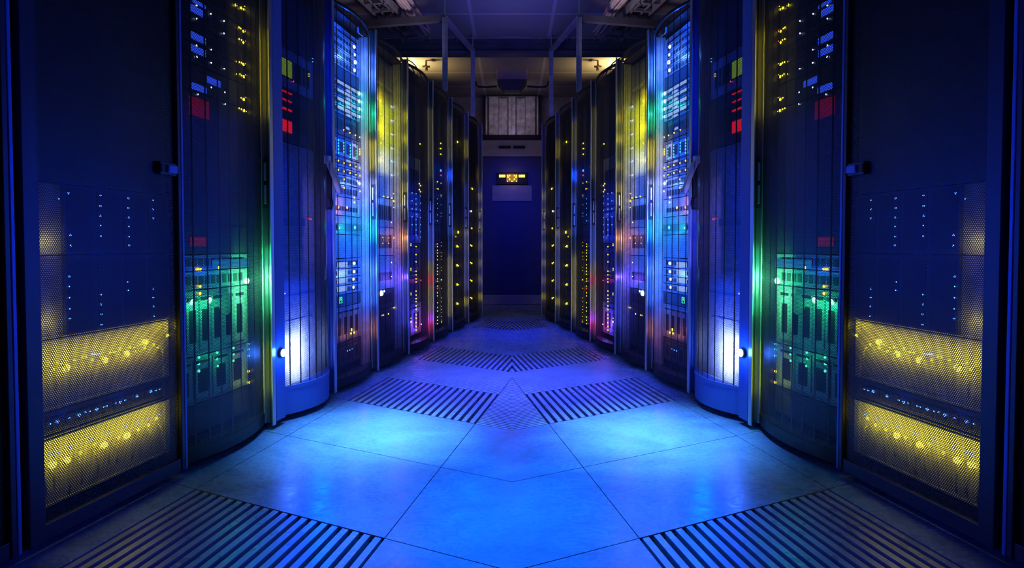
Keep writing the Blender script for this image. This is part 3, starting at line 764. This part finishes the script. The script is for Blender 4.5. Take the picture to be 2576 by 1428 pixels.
        if kd == 'display':
            sf, zf = row_sz(853, 751, EQ); ls = sf - a
            B().box(-.002, .002, ls - .03, ls + .045, .012, .012 + .06).build('screen', M['vent'], root)
            g = B(); digit_boxes(g, '1', .0025, ls - .018, .022, .02, .038); digit_boxes(g, '9', .0025, ls + .012, .022, .02, .038)
            g.build('digits', M['digit'], root, label='green number 19')
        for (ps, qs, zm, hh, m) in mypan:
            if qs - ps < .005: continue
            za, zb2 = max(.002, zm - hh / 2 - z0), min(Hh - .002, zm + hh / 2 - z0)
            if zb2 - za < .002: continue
            B().box(0, .004, ps - a, qs - a, za, zb2).build('lit_panel', M[m], root)  # glow painted onto the device front by emission
        for (ls, lz), c, r in mine:
            x = min(max(ls - a, r), W - r)
            if c.endswith('*'): r *= 1.2
            mn = ('star_green' if c.startswith('green') else 'star_yellow' if c.startswith('yellow') else 'star_white') if c.endswith('*') else 'led_' + c
            led(root, mn, .017 if k == 'A' and kd == 'array' else .003, x, min(max(lz - z0, min(r, Hh / 2)), max(Hh - r, Hh / 2)), r, sd, c.rstrip('*'))
for sd in (1, -1):
    for k in 'ZABCDEFGHI': build_equipment(k, sd)

# glow of the brighter lamps onto the metal around them: (x, y, colour, watts, n)
Y_ = (1.0, .80, 0.0); G_ = (.02, 1.0, .28); B_ = (.004, .06, 1.0); W_ = (.10, .28, 1.0); R_ = (1.0, .03, .02); O_ = (1.0, .30, .06); C_ = (.02, .8, .6); V_ = (.16, .06, 1.0)
GLOW = [(138, 610, Y_, .14, -.038), (138, 810, Y_, .14, -.038), (430, 820, Y_, .18, -.038), (200, 1045, B_, .05, -.035), (340, 1000, B_, .05, -.035), (165, 920, Y_, .06, -.035), (317, 890, Y_, .06, -.035), (135, 1160, Y_, .06, -.035), (260, 1117, Y_, .06, -.035), (318, 1093, Y_, .06, -.035),
        (640, 700, G_, .9, -.045), (525, 770, G_, .6, -.05), (570, 765, G_, .3, -.045), (560, 680, B_, .5, -.05), (580, 900, G_, .15, -.05), (475, 262, R_, .02, -.05),
        (770, 900, B_, .6, -.05),
        (890, 140, W_, 2.5, -.05), (870, 60, B_, 2.0, -.05), (905, 262, C_, .9, -.05), (903, 461, W_, 1.2, -.05), (870, 522, O_, .9, -.045), (891, 572, C_, 1.0, -.05), (890, 690, W_, 2.5, -.05), (884, 829, O_, .10, -.05), (915, 845, O_, .12, -.035),
        (970, 250, Y_, 1.6, -.05), (980, 320, Y_, 1.4, -.05), (985, 400, Y_, .6, -.05), (990, 505, W_, .35, -.05), (1000, 598, O_, .5, -.05), (1000, 700, V_, 2.4, -.05), (962, 733, W_, .8, -.05), (965, 600, C_, .6, -.05),
        (1055, 815, V_, 2.4, -.05), (1068, 705, R_, .10, -.045), (1072, 815, R_, .12, -.045), (1108, 430, B_, 1.2, -.05), (1155, 584, Y_, .25, -.05)]
for sd in (1, -1):
    for x, y, c, p, n in GLOW:
        s, z = row_sz(x, y, n)
        point('lamp_glow', world(s, n, z, sd), c, p, .012)
# added strip lights that draw the streaks on the door edges: (rack, top y, bottom y as sighted at x, x, colour, watts)
EDGE_STREAKS = [('B', 0, 325, 655, Y_, .38), ('B', 590, 830, 660, G_, 1.6), ('B', 675, 745, 660, (.22, 1.0, .45), 2.8), ('B', 850, 1040, 665, (.7, 1.0, .02), .35),
           ('C', 30, 430, 830, B_, .8), ('C', 430, 720, 830, (.10, .10, 1.0), 1.2), ('C', 420, 680, 830, Y_, .15),
           ('D', 90, 230, 930, (.05, .17, 1.0), 2.0), ('D', 230, 330, 930, G_, .8), ('D', 330, 430, 930, Y_, .9), ('D', 430, 520, 930, (.35, .4, 1.0), 1.2), ('D', 520, 620, 930, C_, .8), ('D', 620, 800, 930, (.05, .17, 1.0), 2.2), ('D', 800, 870, 930, O_, .15),
           ('E', 170, 440, 1015, (.6, .75, .25), .14), ('E', 440, 540, 1015, Y_, .45), ('E', 565, 640, 1015, O_, .5), ('E', 640, 860, 1015, (.08, .08, 1.0), 1.2),
           ('F', 220, 480, 1075, Y_, .22), ('F', 220, 480, 1075, (.06, .14, 1.0), .4), ('F', 480, 690, 1075, (.10, .16, 1.0), .9), ('F', 690, 725, 1075, R_, .18), ('F', 785, 850, 1075, R_, .32), ('F', 610, 840, 1075, Y_, .5),
           ('G', 270, 420, 1125, Y_, .16), ('G', 250, 420, 1125, (.06, .14, 1.0), .35), ('G', 415, 455, 1125, B_, 1.0), ('G', 460, 610, 1125, (.06, .14, 1.0), .7), ('G', 610, 835, 1125, Y_, .6), ('G', 610, 835, 1125, B_, .5),
           ('H', 335, 400, 1168, Y_, .15), ('H', 400, 790, 1168, (.08, .10, 1.0), .8)] + [('H', y - 12, y + 12, 1168, Y_, .14) for y in (584, 619, 667, 715, 763)] + \
          [('I', 400, 790, 1203, (.04, .08, 1.0), .6)] + [('I', y - 10, y + 10, 1203, Y_, .11) for y in (490, 531, 574, 618, 662, 706, 750)]
for sd in (1, -1):
    for k, y0, y1, x, c, p in EDGE_STREAKS:
        z1 = row_sz(x, y0, -.036)[1]; z0 = row_sz(x, y1, -.036)[1]
        z1 = min(z1, 2.15)
        s = RS[k][1] - .17
        area('lamp_column_glow', world(s, -.030, (z0 + z1) / 2, sd), world(s + .1, -.026, (z0 + z1) / 2, sd), .016, (z1 - z0) * .7, c, p * .85)  # unseen strip aimed at the door edge to streak it
    # glow of lamp rows and added fill light inside the cabinets, shining on the equipment
    for k, n, z0, z1, c, p in (('A', -.034, .455, .545, Y_, .75), ('A', -.034, .20, .28, Y_, 1.0), ('B', -.06, .80, 1.40, (.01, .02, 1.0), .6), ('C', -.06, .15, .65, (.0, .03, 1.0), 3.0), ('Cw', -.036, .19, .36, (.45, .62, 1.0), 5.5), ('C', -.06, .65, 2.1, (.0, .012, 1.0), .7),
                               ('D', -.06, .45, 2.1, (.0, .075, 1.0), 13), ('E', -.06, .50, 1.5, (.0, .10, 1.0), 5), ('E', -.06, 1.35, 1.85, (.75, .85, .02), 2.6), ('F', -.06, .2, 1.35, (.0, .02, 1.0), 3.0), ('G', -.06, .8, 1.35, (.0, .02, 1.0), .7)):
        if k == 'Cw':
            area('cabinet_light', world(-.79, n, (z0 + z1) / 2, sd), world(-.79, n - 1, (z0 + z1) / 2, sd), .06, z1 - z0, c, p)
            continue
        s = (RS[k][0] + RS[k][1]) / 2
        area('cabinet_light', world(s, n, (z0 + z1) / 2, sd), world(s, n - 1, (z0 + z1) / 2, sd), .46, z1 - z0, c, p)  # unseen light added to brighten the device fronts
# the white work lamp clipped low on the third rack's frame
for sd in (1, -1):
    s, z = row_sz(712, 887, .012)
    t = row_root('clip_lamp', s, .004, z, sd, 'small dazzling white lamp low on the blue rack frame, %s side' % SIDE[sd], 'lamp')
    MB(sd).disc_s(-.004, 0, 0, .022, .012, 16).build('housing', M['handle_black'], t)
    led(t, 'star_white', .010, 0, 0, .018, sd, 'white')
    point('clip_lamp_light', world(s, .035, z, sd), (.02, .13, 1.0), 1.8, .015)

# ------------------------------------------------------------------ far end of the aisle
YU = 7.75
zu = lambda y: at(1288, y, YU).z
xu = lambda x: at(x, 600, YU).x
un = empty('cooling_unit', (0, YU, 0), 0, 'dark blue cooling unit with amber display at the far end of the aisle', 'cooling unit')
def ub(x0, x1, y0, y1, z0, z1): return MB().box(x0, x1, y0, y1, z0, z1)
ub(-.62, .62, 0, .75, zu(742), zu(393)).build('cabinet', M['unit'], un)
ub(-.62, .62, -.015, .75, zu(393), zu(353)).build('top_panel', M['unit_pale'], un, bevel=.008)
ub(xu(1255), xu(1285), -.022, -.014, zu(374), zu(367)).build('vent_slot', M['vent'], un)
ub(xu(1291), xu(1321), -.022, -.014, zu(374), zu(367)).build('vent_slot', M['vent'], un)
ub(-.64, .64, .02, .75, zu(353), zu(338)).build('cap', M['black_paint'], un)
ub(-.60, .60, .01, .75, 0.0, zu(765)).build('base', M['black_paint'], un)
ub(-.62, .62, -.02, .75, zu(765), zu(742)).build('plinth', M['unit_pale'], un, bevel=.006)
ub(xu(1238), xu(1338), -.008, 0, zu(506), zu(466)).build('name_plate', M['plate'], un, bevel=.004, label='pale blank plate below the display')
dp = ub(xu(1249), xu(1327), -.02, 0, zu(464), zu(434)).build('display', M['handle_black'], un, bevel=.004)
for xa, xb in ((1256, 1271), (1305, 1320)): ub(xu(xa), xu(xb), -.026, -.02, zu(446), zu(440)).build('display_bar', M['amber'], dp, label='glowing amber bar')
ub(xu(1274), xu(1302), -.022, -.02, zu(457), zu(438)).build('button_field', M['amber_dim'], dp)
for x, y in ((1277, 442), (1282, 442), (1278, 446), (1282, 451), (1294, 442), (1299, 442), (1298, 446), (1294, 451)):
    p = at(x, y, YU)
    o = bpy.data.objects.new('indicator_lamp', led_mesh('led_orange' if y > 452 else 'led_yellow')); COL.objects.link(o); o.parent = dp
    o.location = (p.x, -.023, p.z); o.scale = (.010, .006, .010); o['label'] = 'glowing amber indicator lamp'
for x in (1277, 1287, 1290, 1299):
    p = at(x, 456, YU)
    o = bpy.data.objects.new('indicator_lamp', led_mesh('led_orange')); COL.objects.link(o); o.parent = dp
    o.location = (p.x, -.023, p.z); o.scale = (.007, .005, .007); o['label'] = 'glowing orange indicator lamp'
point('display_light', (0, YU - .12, zu(444)), (1, .6, .05), .35, .03)

# pleated duct above the unit
YP = 8.25
zp = lambda y: at(1288, y, YP).z
pd = empty('pleated_duct', (0, YP, zp(337)), 0, 'grey weathered pleated duct standing above the cooling unit', 'duct')
xs = [at(x, 300, YP).x for x in (1226, 1231, 1253, 1256, 1275, 1280, 1296, 1301, 1320, 1323, 1345, 1350)]
b = MB(); prof = []
for i, x in enumerate(xs): prof.append((x, -.07 if i % 4 in (1, 2) else .0))
b.prism(prof + [(xs[-1], .2), (xs[0], .2)], -.06, zp(246) - zp(337)); b.build('pleats', M['pleat'], pd)
for xa, xb in ((1222, 1226), (1350, 1354)):
    MB().box(at(xa, 300, YP).x, at(xb, 300, YP).x, -.03, .2, -.06, zp(243) - zp(337)).build('side_rail', M['strut'], pd)
MB().box(at(1222, 300, YP).x, at(1354, 300, YP).x, -.04, .2, zp(247) - zp(337), zp(243) - zp(337)).build('head_rail', M['beam'], pd)
# chain in front of the duct
ch = empty('hanging_chain', (0, YP - .13, 0), 0, 'thin pale chain hanging before the pleated duct', 'chain')
b = MB()
zt, zb_ = zp(252), zp(330)
for i in range(22):
    z = zt + (zb_ - zt) * i / 21
    r = .010 if i in (0, 6) else .006
    b.tube([(0, 0, z + .011), (r * .6, 0, z + .006), (r * .6, 0, z - .006), (0, 0, z - .011), (-r * .6, 0, z - .006), (-r * .6, 0, z + .006), (0, 0, z + .011)], .0028, 5)
b.build('links', M['strut'], ch)
b = MB(); b.tube([(0, 0, zt + .01), (0, 0, ZC)], .002, 5); b.build('wire', M['strut'], ch)
# mauve box under the ceiling
YM = 7.2
bx = empty('ceiling_box', (0, YM, at(1288, 198, YM).z), 0, 'pale mauve box hanging below the ceiling in the middle', 'box')
hb = at(1288, 169, YM).z - at(1288, 198, YM).z; xm = at(1327, 180, YM).x
MB().box(-xm, xm, 0, .35, 0, hb).build('body', M['box'], bx, bevel=.008)
MB().box(-xm * .93, xm * .93, -.006, 0, .012, hb - .012).build('front_cover', M['box'], bx, bevel=.004)
b = MB(); b.prism([(-xm * .95, .02), (xm * .95, .02), (xm * .95, .33), (-xm * .95, .33)], -.001, -.12, .45); b.build('cowl', M['beam'], bx)
for sx in (-.7, .7): MB().box(sx * xm - .01, sx * xm + .01, .16, .18, hb, ZC - at(1288, 198, YM).z).build('hanger', M['strut'], bx)

# beam across the ceiling, and the cable strung along it
zb0 = at(1288, 138, 6.15).z; zb1 = ZC
bmo = MB(); bmo.box(-4.35, 4.35, 6.15, 6.23, zb0, zb1); bmo.box(-4.35, 4.35, 6.10, 6.15, zb0, zb0 + .03); bmo.box(-4.35, 4.35, 6.13, 6.15, zb1 - .05, zb1)
tag(bmo.build('trim_1', M['beam']), kind='structure')
cb = empty('strung_cable', (0, 6.08, zb0), 0, 'thin pale cable strung along the dark ceiling beam', 'cable')
b = MB(); zc = at(1288, 92, 6.08).z - zb0
for off in (0, .014, -.012): b.tube([(-1.9 + 3.8 * i / 24, off, zc + off + .008 * math.sin(i * 1.7) - .02 * abs(i / 12 - 1) ** 2) for i in range(25)], .005, 6)
b.build('cable_run', M['cable'], cb)
for i in range(13):
    x = -1.8 + 3.6 * i / 12
    MB().box(x - .004, x + .004, -.02, .05, zc - .035, zc + .03).build('cable_tie', M['strut'], cb)

# struts, trays, cables over each row
for sd in (1, -1):
    S = SIDE[sd]
    p1 = at(1120, 225, 5.0); p2 = at(1190, 292, 6.0)
    zr = at(1120, 46, 5.0).z
    sf = empty('strut_frame', (p1.x * sd, p1.y, 2.2), 0, 'galvanised strut frame with two posts above the %s rack row' % S, 'strut frame')
    O = Vector((p1.x, p1.y, 2.2))
    def lb(): return MB(sd)
    def post(p, t):
        x, y = p.x - O.x, p.y - O.y
        b = lb(); w2 = .022
        b.box(x - w2, x + w2, y - w2, y + .018, 0.0, t); b.box(x - w2, x - w2 + .008, y - w2 - .006, y - w2, 0.0, t); b.box(x + w2 - .008, x + w2, y - w2 - .006, y - w2, 0.0, t)
        po = b.build('post', M['strut'], sf)
        bo = lb(); bo.box(x - .008, x + .008, y - .034, y - .024, t * .30, t * .30 + .02); bo.build('bolt', M['chrome'], po)
    post(p1, zr - 2.2); post(p2, at(1190, 128, 6.0).z - 2.2)
    def beam_(name, a, c, wd, ht):
        d = (c - a); d.z = 0; d.normalize(); q = Vector((-d.y, d.x, 0)) * wd / 2
        b = lb(); pts = [(v.x - O.x, v.y - O.y) for v in (a + q, c + q, c - q, a - q)]
        k = 4; lo = [b.v(p[0], p[1], (a.z if i in (0, 3) else c.z) - O.z - ht / 2) for i, p in enumerate(pts)]; hi = [b.v(p[0], p[1], (a.z if i in (0, 3) else c.z) - O.z + ht / 2) for i, p in enumerate(pts)]
        b.face(lo); b.face(hi)
        for i in range(4): b.face([lo[i], lo[(i + 1) % 4], hi[(i + 1) % 4], hi[i]])
        b.build(name, M['strut'] if name == 'rail' else M['beam'], sf)
    t1 = Vector((p1.x, p1.y, zr)); t2 = Vector((p2.x, p2.y, at(1190, 128, 6.0).z))
    beam_('rail', t1, t2, .04, .04)
    t3 = t1 - N * 1.15; t3.z = zr
    beam_('crossbar', t1, t3, .045, .06)
    for tt, nm in ((t1, 'hanger'), (t2, 'hanger')):
        b = lb(); b.box(tt.x - O.x - .006, tt.x - O.x + .006, tt.y - O.y - .006, tt.y - O.y + .006, tt.z - O.z, ZC - O.z); b.build(nm, M['strut'], sf)
    # ladder tray with rungs
    ZT = 2.915; NA, NZ = -.66, -.43
    tr = row_root('cable_tray', .6, (NA + NZ) / 2, ZT, sd, 'galvanised ladder cable tray running above the %s rack row' % S, 'cable tray')
    wv = (NZ - NA) / 2
    b = MB(sd)
    b.box(-wv, -wv + .012, -2.2, 1.5, 0, .07); b.box(wv - .012, wv, -2.2, 1.5, 0, .07)
    b.build('side_rail', M['tray'], tr)
    b = MB(sd)
    for i in range(23): b.box(-wv + .012, wv - .012, -2.15 + i * .16, -2.12 + i * .16, .005, .03)
    for i in range(2): b.box(-wv + .08 + i * .1, -wv + .09 + i * .1, -2.2, 1.5, .005, .02)
    b.build('rungs', M['tray'], tr)
    for ss in (-1.6, -.2, 1.0):
        b = MB(sd); b.box(-wv - .012, -wv, ss, ss + .012, 0, ZC - ZT); b.build('hanger_rod', M['strut'], tr)
        b = MB(sd); b.box(wv, wv + .012, ss, ss + .012, 0, ZC - ZT); b.build('hanger_rod', M['strut'], tr)
    # cable bundles lying in and beside the tray
    for q, (nn, cnt, mname, lab) in enumerate(((-.345, 9, 'cable', 'thick bundle of pale cables sagging along the tray above the %s row'), (-.545, 6, 'cable_dark', 'dark flat cable bundle lying on the tray above the %s row'))):
        cbd = row_root('cable_bundle', .6, nn, ZT + .03, sd, lab % S, 'cable bundle', 'cable bundles above the racks')
        for c in range(cnt):
            ph = random.random() * 6; rr = .011 + .006 * random.random()
            an = 2 * math.pi * c / cnt; rad = .030 if q == 0 else .05
            pts = []
            for i in range(30):
                s = -2.1 + i * (3.45 / 29)
                bul = 1 + .45 * math.exp(-((s - .85) / .35) ** 2) if q == 0 else 1
                zz = rad * bul * math.sin(an + .25 * math.sin(s * 2 + ph)) * (1 if q == 0 else .25) + .035 + (.03 * math.sin(s * 3.1) if q == 0 else 0)
                pts.append((rad * bul * math.cos(an + .25 * math.sin(s * 2 + ph)) + .012 * math.sin(s * 7 + ph), s, zz))
            mb = MB(sd); mb.tube(pts, rr, 6); mb.build('cable', M[mname], cbd, smooth=True)
    # loose looped cables dropping from the tray onto the rack tops
    for q, ss in enumerate((.30, 1.05)):
        lc = row_root('loose_cables', ss, -.3, 2.19, sd, ('tangle of thin cables arching onto the %s rack %s' % (S, ('glowing yellow-green', 'with violet glow near floor')[q])), 'cables', 'loose cables on the rack tops')
        for c in range(6):
            a_ = random.uniform(-.14, .14); h_ = random.uniform(.06, .18); e_ = random.uniform(.12, .30); o_ = random.uniform(-.06, .06)
            pts = []
            for i in range(13):
                t = i / 12 * math.pi
                pts.append((o_ + e_ * .6 * (i / 12), a_ + e_ * (1 - math.cos(t)) / 2 - e_ / 2, .006 + h_ * math.sin(t) ** .8 if 0 < i < 12 else .006))
            mb = MB(sd); mb.tube(pts, .005, 5); mb.build('cable', M['cable_dark'], lc, smooth=True)
    # ceiling lamp that lights the corner behind the racks
    pl = at(1072, 160, 6.85)
    cl = empty('ceiling_lamp', (pl.x * sd, pl.y, ZC), 0, 'small cross-shaped ceiling fitting in the warm lit corner above the %s racks' % S, 'ceiling fitting')
    b = MB(sd); b.disc_s(0, 0, 0, .001, .001, 4); b = MB(sd)
    b.tube([(0, 0, 0), (0, 0, -.10)], .012, 8); b.build('stem', M['lamp_body'], cl)
    b = MB(sd); b.box(-.045, .045, -.012, .012, -.085, -.065); b.box(-.012, .012, -.045, .045, -.085, -.065); b.build('arms', M['lamp_body'], cl, bevel=.003)
    b = MB(sd); b.tube([(0, 0, -.10), (0, 0, -.125)], .02, 10); b.build('nozzle', M['lamp_body'], cl)
    # dark conduit between post and box
    cd = empty('conduit', (0, 7.25, 0), 0, 'thin dark conduit running %s from the mauve ceiling box' % S, 'pipe')
    b = MB(sd); pts = [at(x, y, 7.25) for x, y in ((1197, 205), (1198, 214), (1204, 218), (1225, 219), (1250, 217))]
    b.tube([(p.x, 0, p.z) for p in pts], .012, 6); b.build('pipe_run', M['black_paint'], cd, smooth=True)
